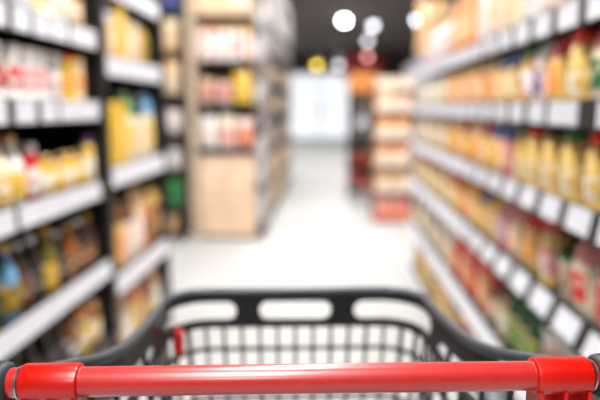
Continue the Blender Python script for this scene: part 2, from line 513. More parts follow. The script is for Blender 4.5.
def carton(w, h, t, body, lab, flap):
    def mk():
        b = MB().box(-w / 2, w / 2, -t / 2, t / 2, 0, h, 0.002)
        p = MB().box(-w * 0.40, w * 0.40, -t / 2 - 0.0012, -t / 2 + 0.001, h * 0.28, h * 0.78)
        f = MB().box(-w / 2 + 0.002, w / 2 - 0.002, -t / 2 - 0.001, t / 2 - 0.002, h * 0.86, h + 0.0012)
        return [('carton_body', b.mesh('carton_body', pm(body))), ('label_panel', p.mesh('label_panel', pprint(lab, body))), ('top_flap', f.mesh('top_flap', pm(flap)))]
    return cached(('carton', w, h, t, body, lab, flap), mk)
def can(w, h, body, lab, lid):
    r = w / 2
    def mk():
        b = MB().lathe([(r * 0.92, 0), (r, 0.003), (r, 0.007), (r * 0.97, 0.009), (r * 0.97, h - 0.009), (r, h - 0.007), (r, h - 0.002), (r * 0.93, h), (r * 0.9, h - 0.003)], 20)
        p = MB().lathe([(r * 0.972, h * 0.28), (r * 0.985, h * 0.29), (r * 0.985, h * 0.66), (r * 0.972, h * 0.67)], 20)
        l = MB().lathe([(r * 0.99, h - 0.008), (r * 1.01, h - 0.006), (r * 1.01, h + 0.004), (r * 0.95, h + 0.006)], 20)
        return [('can_body', b.mesh('can_body', pm(body, 'glossy'), True)), ('label_band', p.mesh('label_band', pprint(lab, body), True)), ('lid', l.mesh('lid', pm(lid, 'glossy'), True))]
    return cached(('can', w, h, body, lab, lid), mk)
def tub(w, h, body, lid, lab):
    r = w / 2
    def mk():
        b = MB().lathe([(r * 0.78, 0), (r * 0.80, 0.004), (r * 0.95, h * 0.86), (r * 0.95, h * 0.9)], 22)
        l = MB().lathe([(r * 0.98, h * 0.86), (r, h * 0.87), (r, h * 0.97), (r * 0.95, h), (r * 0.9, h * 0.98)], 22)
        p = MB().lathe([(r * 0.835, h * 0.2), (r * 0.85, h * 0.21), (r * 0.93, h * 0.70), (r * 0.915, h * 0.71)], 22)
        return [('tub_body', b.mesh('tub_body', pm(body, 'glossy'), True)), ('lid', l.mesh('lid', pm(lid, 'glossy'), True)), ('label_band', p.mesh('label_band', pprint(lab, body), True))]
    return cached(('tub', w, h, body, lid, lab), mk)

# kinds: name, category, builder, how its label reads
def spec(kind, w, h, a, b, c, t=None):
    return (kind, w, h, a, b, c, t)
def goods_parts(sp):
    k, w, h, a, b, c, t = sp
    if k == 'bag': return bag(w, h, t or 0.07, a, b, c)
    if k == 'jar': return jar(w, h, a, b, c)
    if k == 'bottle': return bottle(w, h, a, b, c)
    if k == 'box': return carton(w, h, t or 0.07, a, c, b)
    if k == 'can': return can(w, h, a, b, c)
    if k == 'tub': return tub(w, h, a, b, c)
INFO = {'bag': ('food_packet', 'packet', '%s packet with %s top'), 'jar': ('glass_jar', 'jar', '%s jar with %s lid'), 'bottle': ('bottle', 'bottle', '%s bottle with %s cap'),
        'box': ('carton_box', 'box', '%s carton with %s flap'), 'can': ('food_can', 'can', '%s can with %s band'), 'tub': ('plastic_tub', 'tub', '%s tub with %s lid')}
def place_goods(sp, loc, rz, where, group, dz=0.0):
    nm, cat, txt = INFO[sp[0]]
    t = thing(nm, (txt % (cname(sp[3]), cname(sp[4]))) + ', ' + where, cat, loc, rz + dz, group)
    for pn, me in goods_parts(sp):
        link(pn, me, t)
    return t

# ------------------------------------------------------------------ shelving
m_sh_black = mat('black_powder_coat', (20, 20, 22), rough=0.45, scale=10)
m_sh_grey = mat('dark_grey_back_panel', (40, 36, 35), rough=0.7, scale=10)
m_tag = mat('white_price_card', (224, 226, 234), rough=0.4, scale=14)
m_rail = mat('black_label_rail', (24, 24, 27), rough=0.4, scale=10)
m_beige = mat('beige_laminate', (206, 184, 160), rough=0.5, scale=6)
m_steel = mat('pale_steel_shelf', (176, 176, 176), rough=0.4, scale=6)
def tag_mesh(w, h):
    return cached(('tag', round(w, 3), round(h, 3)), lambda: MB().box(-w / 2, w / 2, -0.0015, 0.0015, -h / 2, h / 2).mesh('price_tag', m_tag))

def shelf_unit(name, label, loc, rz, width, depth, height, shelves, sides, mats, tagh, base_z=0.08, group=None):
    """local frame: the front is at y = 0 facing -y, the unit runs back to y = depth, x spans the width.
    shelves: list of (height of the shelf edge middle, [(tag centre x, tag width)])"""
    t = thing(name, label, 'shelving', loc, rz, group)
    mf, mb_ = mats
    MB().box(-width / 2 + 0.002, width / 2 - 0.002, depth - 0.02, depth, 0, height).build('back_panel', mb_, t)
    if sides:
        for s_ in (-1, 1):
            x = s_ * (width / 2 - 0.012)
            MB().box(x - 0.0105, x + 0.0105, -0.012, depth - 0.021, 0, height, 0.002).build('side_panel', mf, t)
    else:
        for s_ in (-1, 1):
            x = s_ * (width / 2 - 0.018)
            MB().box(x - 0.016, x + 0.016, depth - 0.06, depth - 0.021, 0, height).build('upright', mf, t)
    ins = 0.024 if sides else 0.002
    MB().box(-width / 2 + ins, width / 2 - ins, 0.03, depth - 0.062, 0, base_z - 0.02).build('base_plinth', mf, t)
    for zc, tags in shelves:
        sh = MB(); sh.box(-width / 2 + ins, width / 2 - ins, 0.004, depth - 0.061, zc - 0.012, zc + 0.012)
        s = sh.build('shelf', mf, t)
        rh = tagh / 2 + 0.005
        tilt = (R_(8) if sides else R_(20)) if zc < 0.9 and tags else (R_(4) if sides else R_(10)) if zc < 1.2 and tags else 0.0     # the lower rails lean back so that shoppers can read them
        fy = -rh * math.sin(tilt) * 1.05
        rl = MB().box(-width / 2 + ins, width / 2 - ins, -0.0018, 0.0018, -rh, rh).build('label_rail', m_rail, s, loc=(0, 0.0018 + fy, zc - 0.006))
        rl.rotation_euler = (-tilt, 0, 0)
        for x, w in tags:
            tg = link('price_tag', tag_mesh(w, tagh), s, (x, 0.0018 + fy - 0.0036 * math.cos(tilt), zc - 0.006 + 0.0036 * math.sin(tilt)))
            tg.rotation_euler = (-tilt, 0, 0)
    return t

def regular_tags(width, pitch, w, skip=()):
    n = int(width // pitch)
    x0 = -(n - 1) * pitch / 2
    return [(x0 + k * pitch, w) for k in range(n) if k not in skip]

def fill_row(X, face, z, segs, y0, y1, where, group, inset=0.012):
    """goods standing in one row along the aisle; segs: (picture column the run starts at, list of specs cycled)"""
    y = y0; k = 0; run = {}
    rz = math.pi / 2 if face > 0 else -math.pi / 2
    while True:
        cur = None
        for i, (px, sps) in enumerate(segs):
            if i == 0 or y >= along(px, X, z + 0.1): cur = i
        i0 = run.get(cur, 0); run[cur] = i0 + 1
        sps = segs[cur][1]
        sp = sps[i0 % len(sps)]
        w = sp[1]; gap = 0.012 + rnd.random() * 0.014
        if sp[0] == 'jar' and face < 0: gap += 0.034
        if y + w > y1: break
        dep = (sp[6] or 0.07) if sp[0] in ('bag', 'box') else w
        x = X - face * (inset + dep / 2 + rnd.random() * 0.012)
        place_goods(sp, (x, y + w / 2, z + 0.0125), rz, '%s %s' % (ordinal(k), where), group, (rnd.random() - 0.5) * 0.10)
        k += 1
        y += w + gap

# ---- right-hand run: four units of black shelving, six shelves each
XR_ = 0.62
RZ = [1.542, 1.290, 1.031, 0.757, 0.428, 0.085]
RN = ['top', 'second', 'third', 'fourth', 'fifth', 'bottom']
W = 0.95
y = 0.80
for u in range(4):
    yc = y + W / 2
    def to_local(d): return -(d - yc)               # rotated by -90 degrees: local x runs against the aisle
    shl = []
    for lv, zc in enumerate(RZ):
        if lv == 1: tg = [(to_local(d + 0.079), 0.152) for d in [y + 0.004 + 0.158 * k for k in range(6)] if not (1.44 < d + 0.08 < 1.53)]
        if lv == 1 and u == 0: tg.append((to_local(1.575), 0.05))
        elif lv in (4, 5): tg = [(to_local(y + 0.004 + 0.118 * k + 0.059), 0.116) for k in range(8)]
        else: tg = [(to_local(y + 0.05 + 0.19 * k + 0.045 + 0.01 * lv), 0.135 if u < 2 else 0.165) for k in range(5)]
        shl.append((zc, tg))
    shelf_unit('shelf_unit', ['black shelving unit nearest the cart on the right', 'second black shelving unit along the right side',
                              'third black shelving unit along the right side', 'farthest black shelving unit along the right, beside the promotion stand'][u],
               (XR_, yc, 0), -math.pi / 2, W, 0.44, 1.80, shl, False, (m_sh_black, m_sh_grey), 0.062, 0.085, 'right-hand shelving')
    y += W
RY0, RY1 = 1.16, 4.58
def B(body, head, lab, w=0.125, h=0.185, t=0.07): return spec('bag', w, h, body, head, lab, t)
# top shelf: big pale and peach bags, a tan paper bag at the far end
T = 0.30
fill_row(XR_, -1, RZ[0], [(600, [B('beige', 'cream', 'red', .17, T, .11)]), (575, [B('palepink', 'white', 'white', .18, T, .12), B('white', 'white', 'peach', .18, T, .12)]),
                          (548, [B('palepink', 'orange', 'peach', .17, T, .12)]), (536, [B('white', 'white', 'palepink', .19, T, .12), B('cream', 'white', 'peach', .19, T, .12), B('palepink', 'white', 'peach', .19, T, .12)]),
                          (468, [B('orange', 'orange', 'peach', .17, T, .12)]), (449, [B('lilac', 'white', 'palepink', .17, .24, .12)])], RY0 + .1, 4.28, 'from near end, right top shelf', 'bags on the right top shelf')
place_goods(spec('box', .25, .11, 'lilac', 'white', 'white', .22), (XR_ + 0.14, 4.43, RZ[0] + 0.0125), 0, 'low and flat, under the big tan bag', 'bags on the right top shelf')
place_goods(B('tan', 'tan', 'kraft', .25, .38, .20), (XR_ + 0.11, 4.43, RZ[0] + 0.0125 + 0.1118), 0, 'big and tall, far end of right top shelf', 'bags on the right top shelf')
h1 = 0.195
fill_row(XR_, -1, RZ[1], [(620, [B('cream', 'pink', 'green', .13, h1), B('beige', 'pink', 'red', .13, h1)]), (584, [spec('jar', .098, .195, 'pasta', 'brightred', 'gold')]), (563, [B('pasta', 'red', 'orange', .12, h1), B('gold', 'brown', 'white', .12, h1)]),
                          (541, [B('palepink', 'white', 'purple', .11, h1)]), (530, [spec('jar', .098, .195, 'gold', 'green', 'white'), B('pasta', 'green', 'white', .11, h1)]),
                          (513, [B('gold', 'blue', 'cream', .12, h1), B('pasta', 'blue', 'peach', .12, h1)]), (487, [B('peach', 'yellow', 'orange', .13, h1), B('orange', 'peach', 'cream', .13, h1)]),
                          (440, [B('cream', 'white', 'palegrey', .14, h1), B('palegrey', 'white', 'cream', .14, h1)])], RY0, RY1, 'from near end, right second shelf', 'packets on the right second shelf')
h2 = 0.20
fill_row(XR_, -1, RZ[2], [(620, [spec('jar', .098, .195, 'pasta', 'brightred', 'gold')]), (582, [spec('jar', .098, .195, 'pasta', 'brightred', 'pasta')]), (566, [spec('jar', .098, .195, 'pasta', 'green', 'gold'), spec('jar', .098, .195, 'pasta', 'darkgreen', 'gold')]),
                          (540, [spec('jar', .098, .195, 'pasta', 'red', 'gold'), spec('jar', .098, .195, 'pasta', 'green', 'yellow'), B('peach', 'red', 'pink', .11, h2)]), (510, [B('pink', 'blue', 'peach', .12, h2), B('peach', 'blue', 'yellow', .12, h2)]),
                          (488, [B('yellow', 'red', 'peach', .12, h2), B('peach', 'peach', 'orange', .13, h2), B('orange', 'peach', 'yellow', .12, h2)]),
                          (445, [B('gold', 'tan', 'cream', .12, h2), B('palepink', 'white', 'palegrey', .14, h2)])], RY0, RY1, 'from near end, right third shelf', 'packets on the right third shelf')
fill_row(XR_, -1, RZ[3], [(640, [B('cream', 'pink', 'red', .13, h2), B('pink', 'green', 'red', .13, h2)]), (575, [spec('tub', .12, .13, 'cream', 'green', 'pink'), B('tan', 'red', 'peach', .12, h2)]), (552, [spec('jar', .098, .195, 'pasta', 'red', 'pink'), spec('jar', .098, .195, 'gold', 'red', 'cream')]),
                          (534, [B('pasta', 'brightred', 'orange', .115, h2)]), (520, [B('beige', 'pink', 'peach', .12, h2), B('pink', 'pink', 'lilac', .12, h2)]), (494, [B('pasta', 'yellow', 'tan', .12, h2), B('peach', 'blue', 'yellow', .12, h2)]),
                          (476, [B('pasta', 'orange', 'peach', .12, h2), B('peach', 'yellow', 'orange', .12, h2), B('orange', 'red', 'pasta', .12, h2)]), (450, [B('gold', 'brightred', 'cream', .12, h2), B('cream', 'cream', 'gold', .13, h2)])],
         RY0, RY1, 'from near end, right fourth shelf', 'packets on the right fourth shelf')
h4 = 0.25
fill_row(XR_, -1, RZ[4], [(640, [spec('jar', .11, .2, 'tan', 'red', 'cream')]), (590, [spec('tub', .15, .22, 'palepink', 'white', 'pink')]), (545, [spec('tub', .14, .21, 'white', 'palepink', 'pink')]), (528, [spec('bottle', .09, .27, 'green', 'green', 'leaf')]),
                          (505, [spec('jar', .09, .19, 'tan', 'brown', 'cream'), spec('jar', .09, .19, 'brown', 'red', 'tan')]), (485, [B('orange', 'brightred', 'peach', .15, h4), B('red', 'brightred', 'orange', .15, h4)]),
                          (450, [B('cream', 'white', 'tan', .15, h4), spec('jar', .1, .2, 'darkgreen', 'black', 'cream')])], RY0, RY1, 'from near end, right fifth shelf', 'goods on the right fifth shelf')
h5 = 0.24
fill_row(XR_, -1, RZ[5], [(700, [B('blue', 'blue', 'white', .19, h5, .1)]), (506, [B('brown', 'amber', 'gold', .17, h5, .1), B('skyblue', 'skyblue', 'white', .17, h5, .1)]), (476, [B('peach', 'orange', 'pink', .17, h5, .1), B('amber', 'orange', 'brown', .17, h5, .1)]),
                          (452, [B('gold', 'brown', 'amber', .18, h5, .1), B('tan', 'tan', 'gold', .18, h5, .1), B('pasta', 'tan', 'gold', .18, h5, .1)])], RY0 + .2, RY1, 'from near end, right bottom shelf', 'bags on the right bottom shelf')

# ---- left-hand run: two black units with side panels
XL_ = -0.95
P0, P1, P2 = 1.492, 2.512, 3.412                    # the black posts
LW = P1 - P0
LZ1 = [1.572, 1.292, 0.970, 0.622, 0.290, 0.065]
LZ2 = [1.822, 1.482, 1.000, 0.512, 0.065]
def tags_px(pairs, z, yc):
    out = []
    for a, b in pairs:
        d0, d1 = max(along(a, XL_, z), P0 + 0.028), along(b, XL_, z)
        out.append(((d0 + d1) / 2 - yc, d1 - d0))
    return out
yc = (P0 + P1) / 2
shl = [(1.90, regular_tags(LW - 0.06, 0.17, 0.13)),
       (LZ1[0], tags_px(((-42, -20), (-16, 5), (12, 29), (33, 48), (50, 67), (70, 95)), LZ1[0], yc)),
       (LZ1[1], tags_px(((-40, -18), (-13, 6), (15, 35), (41, 57), (60, 79), (79.6, 98)), LZ1[1], yc)),
       (LZ1[2], tags_px(((-40, -12), (-10, 13), (18, 40), (40.6, 62), (62.6, 82), (82.5, 99)), LZ1[2], yc)),
       (LZ1[3], [(-LW / 2 + 0.03 + 0.137 * k + 0.0685, 0.135) for k in range(7)]),
       (LZ1[4], []), (LZ1[5], [])]
shelf_unit('shelf_unit', 'black shelving unit with thick side panels nearest on the left', (XL_, yc, 0), math.pi / 2, LW - 0.002, 0.45, 2.15, shl, True, (m_sh_black, m_sh_grey), 0.070, 0.065, 'left-hand shelving')
yc2 = (P1 + P2) / 2
LW = P2 - P1
shl = [(z, [(-LW / 2 + 0.03 + 0.14 * k + 0.07, 0.138) for k in range(6)]) for z in LZ2[:-1]] + [(LZ2[-1], [])]
shelf_unit('shelf_unit', 'second black shelving unit on the left, with yellow packs', (XL_, yc2, 0), math.pi / 2, LW - 0.002, 0.45, 2.15, shl, True, (m_sh_black, m_sh_grey), 0.085, 0.065, 'left-hand shelving')
A0, A1 = P0 + 0.03, P1 - 0.03
J = lambda a, b, c, w=.078, h=.17: spec('jar', w, h, a, b, c)
K = lambda a, b, c, w=.078, h=.17: spec('can', w, h, a, b, c)
BO = lambda a, b, c, w=.075, h=.26: spec('bottle', w, h, a, b, c)
fill_row(XL_, 1, LZ1[0], [(-40, [K('palegrey', 'white', 'grey', .08, .2), K('grey', 'palegrey', 'white', .08, .2)]), (30, [K('cream', 'yellow', 'white', .08, .2), K('white', 'palegrey', 'white', .08, .2)]), (64, [BO('leaf', 'leaf', 'white', .08, .25)]), (76, [J('amber', 'orange', 'tan', .08, .2), J('brown', 'brown', 'cream', .08, .2)])],
         A0, A1, 'from cart, left near top shelf', 'left near unit, top shelf goods')
fill_row(XL_, 1, LZ1[1], [(-40, [K('white', 'red', 'palegrey', .082, .18), K('white', 'pink', 'cream', .082, .18), K('white', 'red', 'white', .082, .18)]), (34, [K('white', 'pink', 'white', .082, .18), K('palegrey', 'palepink', 'white', .082, .18)]), (72, [K('yellow', 'orange', 'red', .08, .18), K('cream', 'orange', 'yellow', .08, .18)])],
         A0, A1, 'from cart, left near second shelf', 'left near unit, second shelf goods')
fill_row(XL_, 1, LZ1[2], [(-40, [BO('cream', 'red', 'gold', .08, .23), BO('white', 'gold', 'yellow', .08, .23)]), (24, [J('cream', 'grey', 'white', .08, .2)]), (34, [J('red', 'palegrey', 'white', .08, .2), J('white', 'red', 'grey', .08, .2)]), (53, [J('yellow', 'gold', 'cream', .072, .15), J('gold', 'brown', 'yellow', .072, .15)]), (92, [J('yellow', 'purple', 'cream', .07, .2)])],
         A0, A1, 'from cart, left near third shelf', 'left near unit, third shelf goods')
fill_row(XL_, 1, LZ1[3], [(-40, [BO('skyblue', 'gold', 'olive', .075, .25), BO('olive', 'mustard', 'darkgreen', .075, .25)]), (22, [BO('darkbrown', 'palegrey', 'brown', .07, .24), BO('black', 'white', 'darkbrown', .07, .24)]), (48, [BO('olive', 'mustard', 'mustard', .072, .25), BO('black', 'white', 'darkbrown', .07, .22)]), (72, [BO('amber', 'gold', 'brown', .07, .23), BO('black', 'white', 'brown', .07, .23), BO('darkbrown', 'mustard', 'brown', .07, .23)])],
         A0, A1, 'from cart, left near fourth shelf', 'left near unit, fourth shelf goods')
fill_row(XL_, 1, LZ1[4], [(-60, [BO('black', 'black', 'black', .08, .24), BO('darkbrown', 'black', 'black', .08, .24)]), (74, [J('amber', 'brown', 'darkbrown', .09, .2), J('brown', 'gold', 'amber', .09, .2)]), (88, [J('gold', 'orange', 'yellow', .09, .2), J('amber', 'gold', 'pasta', .09, .2)])],
         A0, A1, 'from cart, left near fifth shelf', 'left near unit, fifth shelf goods')
fill_row(XL_, 1, LZ1[5], [(-60, [spec('box', .14, .15, 'darkbrown', 'brown', 'amber', .1), spec('box', .14, .15, 'brown', 'darkbrown', 'tan', .1)])], A0, A1, 'from cart, left near bottom shelf', 'left near unit, bottom shelf goods')
A2, A3 = P1 + 0.03, P2 - 0.03
X_ = lambda a, b, c, w=.16, h=.28, t=.08: spec('box', w, h, a, b, c, t)
fill_row(XL_, 1, LZ2[0], [(90, [K('darkgreen', 'olive', 'black', .1, .2), K('black', 'grey', 'darkgreen', .1, .2)])], A2, A3, 'from black post, left far-unit top shelf', 'left far unit, top shelf goods')
fill_row(XL_, 1, LZ2[1], [(90, [B('tan', 'palegrey', 'cream', .09, .25)]), (113, [X_('yellow', 'mustard', 'gold', .13, .27)]), (128, [B('beige', 'tan', 'cream', .11, .24), B('beige', 'beige', 'tan', .11, .24)]), (143, [B('mustard', 'olive', 'olive', .12, .26), B('olive', 'mustard', 'yellow', .12, .26)])], A2, A3, 'from black post, left far-unit second shelf', 'left far unit, second shelf goods')
fill_row(XL_, 1, LZ2[2], [(90, [X_('yellow', 'yellow', 'mustard', .15, .31), X_('yellow', 'mustard', 'gold', .13, .31)]), (123, [B('cream', 'leaf', 'yellow', .14, .36, .08)]), (137, [B('cream', 'darkgreen', 'beige', .14, .34, .08), B('beige', 'grey', 'yellow', .13, .34, .08)]), (150, [B('cream', 'skyblue', 'yellow', .14, .36, .08)])], A2, A3, 'from black post, left far-unit third shelf', 'left far unit, third shelf goods')
fill_row(XL_, 1, LZ2[3], [(90, [BO('leaf', 'brown', 'cream', .08, .30)]), (117, [B('gold', 'brown', 'orange', .14, .34, .08)]), (131, [B('palepink', 'brown', 'cream', .13, .32, .08), B('palepink', 'tan', 'white', .13, .36, .08)]), (150, [B('orange', 'tan', 'brown', .12, .34, .08), B('brown', 'gold', 'tan', .12, .34, .08)])], A2, A3, 'from black post, left far-unit fourth shelf', 'left far unit, fourth shelf goods')
fill_row(XL_, 1, LZ2[4], [(90, [B('brown', 'amber', 'gold', .15, .33, .09), B('cream', 'tan', 'white', .15, .33, .09), B('gold', 'orange', 'tan', .15, .33, .09)])], A2, A3, 'from black post, left far-unit bottom shelf', 'left far unit, bottom shelf goods')

# ------------------------------------------------------------------ end-of-aisle display on the left, its gondola and the narrow rack
EY = 5.8
ex0, ex1 = -1.37, -0.64
ec = (ex0 + ex1) / 2
EW = ex1 - ex0
EZ = [0.90, 1.33, 1.74, 2.16]
t = thing('end_display', 'beige end-of-aisle display with tan base boxes and black shelf gaps', 'display', (ec, EY, 0))
for s_ in (-1, 1):
    x = s_ * (EW / 2 - 0.04)
    MB().box(x - 0.04, x + 0.04, 0, 0.48, 0, 2.6, 0.004).build('side_panel', m_beige if s_ < 0 else mat('grey_printed_panel', (196, 192, 192), rough=0.6, second=(96, 88, 84), scale=5, amount=0.46), t)
MB().box(-EW / 2 + 0.082, EW / 2 - 0.082, 0.45, 0.48, 0, 2.6).build('back_panel', m_sh_black, t)
MB().box(-EW / 2 + 0.082, EW / 2 - 0.082, 0.02, 0.44, 0, 0.03).build('plinth', m_sh_black, t)
for z in EZ:
    s = MB().box(-EW / 2 + 0.082, EW / 2 - 0.082, 0.0, 0.44, z - 0.05, z).build('shelf', m_sh_black, t)
MB().box(-EW / 2 + 0.082, EW / 2 - 0.082, 0.0, 0.44, 2.55, 2.6).build('top_panel', m_beige, t)
def front_row(x0, x1, yf, z, sps, where, group, inset=0.02):
    n = len(sps); tot = sum(s[1] for s in sps)
    gap = max(0.004, (x1 - x0 - tot) / (n + 1))
    x = x0 + gap
    for k, sp in enumerate(sps):
        dep = (sp[6] or 0.07) if sp[0] in ('bag', 'box') else sp[1]
        place_goods(sp, (x + sp[1] / 2, yf + inset + dep / 2, z + 0.0006), 0, ('%s from left, ' % ORD[k]) + where, group)
        x += sp[1] + gap
e0, e1 = ex0 + 0.085, ex1 - 0.085
m_kraft = mat('kraft_carton', (240, 206, 174), rough=0.7, scale=5)
for k in range(2):
    w = (e1 - e0) / 2 - 0.006
    xx = e0 + 0.003 + k * (w + 0.006)
    bx = thing('cardboard_box', ['tall kraft cardboard box at left in the end display base', 'tall kraft cardboard box at right in the end display base'][k], 'box', (xx + w / 2, EY + 0.2, 0.0305), 0, 'boxes in the end display base')
    MB().box(-w / 2, w / 2, -0.18, 0.18, 0, 0.80, 0.004).build('box_body', m_kraft, bx)
    MB().box(-w / 2 + 0.02, w / 2 - 0.02, -0.1815, -0.179, 0.50, 0.70).build('label_panel', mat('kraft_print', (244, 216, 190), rough=0.7, second=(232, 194, 160), scale=9, amount=0.55), bx)
    MB().box(-w / 2 + 0.004, w / 2 - 0.004, -0.02, 0.02, 0.7995, 0.802).build('tape', mat('packing_tape', (200, 160, 110), rough=0.3), bx)
front_row(e0, e1, EY, EZ[0], [B('white', 'white', 'palepink', .17, .32, .12), B('palepink', 'cream', 'pink', .17, .33, .12), B('pink', 'palepink', 'orange', .17, .30, .12)], 'lowest shelf of end display', 'goods on the end display')
front_row(e0, e1, EY, EZ[1], [spec('tub', .15, .24, 'beige', 'peach', 'pink'), spec('tub', .15, .24, 'palepink', 'brown', 'pink'), B('yellow', 'mustard', 'gold', .20, .33, .12)], 'second shelf of end display', 'goods on the end display')
front_row(e0, e1, EY, EZ[2], [J('palepink', 'peach', 'white', .10, .33), J('palepink', 'orange', 'white', .10, .33), J('white', 'tan', 'palepink', .10, .33), J('white', 'gold', 'pink', .10, .33), J('peach', 'gold', 'palepink', .10, .33)], 'third shelf of end display', 'goods on the end display')
front_row(e0, e1, EY, EZ[3], [X_('kraft', 'beige', 'beige', .27, .34, .3), X_('kraft', 'beige', 'palepink', .27, .34, .3)], 'top shelf of end display', 'goods on the end display')

# gondola behind the end display
GZ = [0.10, 0.46, 0.82, 1.18, 1.54, 1.90, 2.26, 2.62]
GW = 1.45
cols_l = [('grey', 'grey', 'tan'), ('brown', 'tan', 'beige'), ('grey', 'palegrey', 'black'), ('darkbrown', 'black', 'grey'), ('darkbrown', 'grey', 'tan'), ('tan', 'brown', 'grey'), ('black', 'grey', 'palegrey'), ('beige', 'grey', 'brown')]
for u in range(3):
    y0 = EY + 0.49 + u * GW
    nm = ['nearest', 'middle', 'farthest'][u]
    shelf_unit('gondola_shelving', 'dark gondola shelving behind the beige end display, %s unit' % nm, (-0.66, y0 + GW / 2, 0), math.pi / 2, GW - 0.002, 0.42, 2.98,
               [(z, []) for z in GZ], False, (m_sh_black, m_sh_grey), 0.05, 0.10, 'gondola behind the end display')
    for lv, z in enumerate(GZ):
        n = 4
        for k in range(n):
            w = GW / n - 0.03
            a, b, c = cols_l[rnd.randrange(len(cols_l))]
            if lv < 2: a, b, c = rnd.choice([('kraft', 'tan', 'beige'), ('tan', 'brown', 'beige')])
            if lv > 4: a, b, c = rnd.choice([('darkbrown', 'brown', 'grey'), ('brown', 'darkbrown', 'grey'), ('black', 'grey', 'brown'), ('grey', 'darkbrown', 'brown')])
            hh = rnd.choice((0.26, 0.29, 0.31))
            place_goods(X_(a, b, c, round(w, 3), hh, .24), (-0.66 - 0.03 - 0.12, y0 + (k + 0.5) * GW / n, z + 0.0126), math.pi / 2,
                        '%s on shelf %s from floor, %s gondola unit' % (ORD[k], ['one', 'two', 'three', 'four', 'five', 'six', 'seven', 'eight'][lv], nm), 'boxes on the left gondola')

# narrow rack standing left of the end display
rx0, rx1, RY = -1.79, -1.39, 5.7
rc = (rx0 + rx1) / 2; RW = rx1 - rx0
t = thing('display_rack', 'narrow dark display rack left of the beige end display', 'rack', (rc, RY, 0))
m_rack = mat('dark_bronze_metal', (52, 44, 44), rough=0.5)
for sx in (-1, 1):
    for yy in (0.012, 0.388):
        MB().box(sx * (RW / 2 - 0.012) - 0.012, sx * (RW / 2 - 0.012) + 0.012, yy - 0.012, yy + 0.012, 0, 2.5).build('post', m_rack, t)
RK = [0.06, 0.32, 0.70, 1.05, 1.42, 1.82, 2.20]
for z in RK:
    MB().box(-RW / 2 + 0.026, RW / 2 - 0.026, 0.0, 0.40, z - 0.02, z).build('shelf', m_rack, t)
MB().box(-RW / 2 + 0.026, RW / 2 - 0.026, 0.38, 0.40, 0.06, 2.5).build('back_panel', m_rack, t)
rows = [[spec('tub', .2, .19, 'peach', 'tan', 'tan')], [B('leaf', 'green', 'green', .14, .28, .1), B('green', 'leaf', 'leaf', .14, .28, .1)], [spec('jar', .12, .24, 'palegrey', 'leaf', 'white'), spec('jar', .12, .24, 'palegrey', 'grey', 'white')],
        [spec('tub', .16, .24, 'lilac', 'palepink', 'white'), spec('tub', .14, .22, 'palepink', 'white', 'white')], [B('green', 'green', 'beige', .15, .30, .1), B('beige', 'tan', 'beige', .15, .33, .1)],
        [B('beige', 'tan', 'cream', .15, .30, .1), B('tan', 'beige', 'beige', .15, .30, .1)], [B('purple', 'purple', 'blue', .15, .26, .1), B('blue', 'skyblue', 'purple', .15, .26, .1)]]
for z, r in zip(RK, rows):
    front_row(rx0 + 0.03, rx1 - 0.03, RY, z, r, '%s shelf up, narrow rack' % ORD[RK.index(z)], 'goods on the narrow rack', 0.03)

# ------------------------------------------------------------------ right background: promotion stand, dark rack, pale shelving
PY = 6.75
px0, px1 = 0.50, 0.93
pw = px1 - px0
t = thing('promotion_stand', 'cardboard promotion stand with stacked orange trays at aisle end', 'display stand', ((px0 + px1) / 2, PY, 0))
m_card = mat('orange_card', (238, 150, 70), rough=0.6, scale=5)
m_cardw = mat('pale_card', (240, 216, 196), rough=0.6, scale=5)
m_cardd = mat('brown_card', (150, 108, 84), rough=0.7, scale=5)
m_cardr = mat('coral_card', (244, 140, 116), rough=0.6, scale=5)
PZ = [0.06, 0.36, 0.66, 0.96, 1.26]
for s_ in (-1, 1):
    MB().box(s_ * (pw / 2) - 0.006, s_ * (pw / 2) + 0.006, 0.0, 0.40, 0, 1.62).build('side_panel', m_cardd, t)
MB().box(-pw / 2 + 0.007, pw / 2 - 0.007, 0.385, 0.40, 0, 1.62).build('back_panel', m_cardd, t)
MB().box(-pw / 2 + 0.007, pw / 2 - 0.007, 0.01, 0.38, 0, 0.045).build('plinth', m_cardd, t)
MB().box(-pw / 2 + 0.007, pw / 2 - 0.007, 0.0, 0.012, 1.50, 1.62).build('header_card', m_cardw, t)
for k, z in enumerate(PZ):
    tr = MB(); tr.box(-pw / 2 + 0.008, pw / 2 - 0.008, 0.0, 0.38, z - 0.012, z)
    s = tr.build('tray', m_cardd, t)
    MB().box(-pw / 2 + 0.008, pw / 2 - 0.008, -0.008, -0.0005, z - 0.012, z + 0.075).build('tray_lip', [m_cardr, m_cardw, m_cardw, m_cardw, m_cardw][k], s)
prows = [[B('peach', 'pink', 'pink', .18, .22, .09), B('pink', 'pink', 'orange', .18, .22, .09)], [B('peach', 'tan', 'cream', .18, .22, .09), B('beige', 'tan', 'peach', .18, .22, .09)],
         [B('cream', 'orange', 'peach', .18, .22, .09), B('cream', 'orange', 'palepink', .18, .22, .09)], [B('cream', 'orange', 'peach', .18, .22, .09), B('peach', 'orange', 'cream', .18, .22, .09)], [B('peach', 'peach', 'palepink', .18, .22, .09), B('palepink', 'brown', 'peach', .18, .22, .09)]]
for k, (z, r) in enumerate(zip(PZ, prows)):
    front_row(px0 + 0.012, px1 - 0.012, PY, z, r, '%s tray from floor, promotion stand' % ORD[k], 'packets on the promotion stand', 0.02)

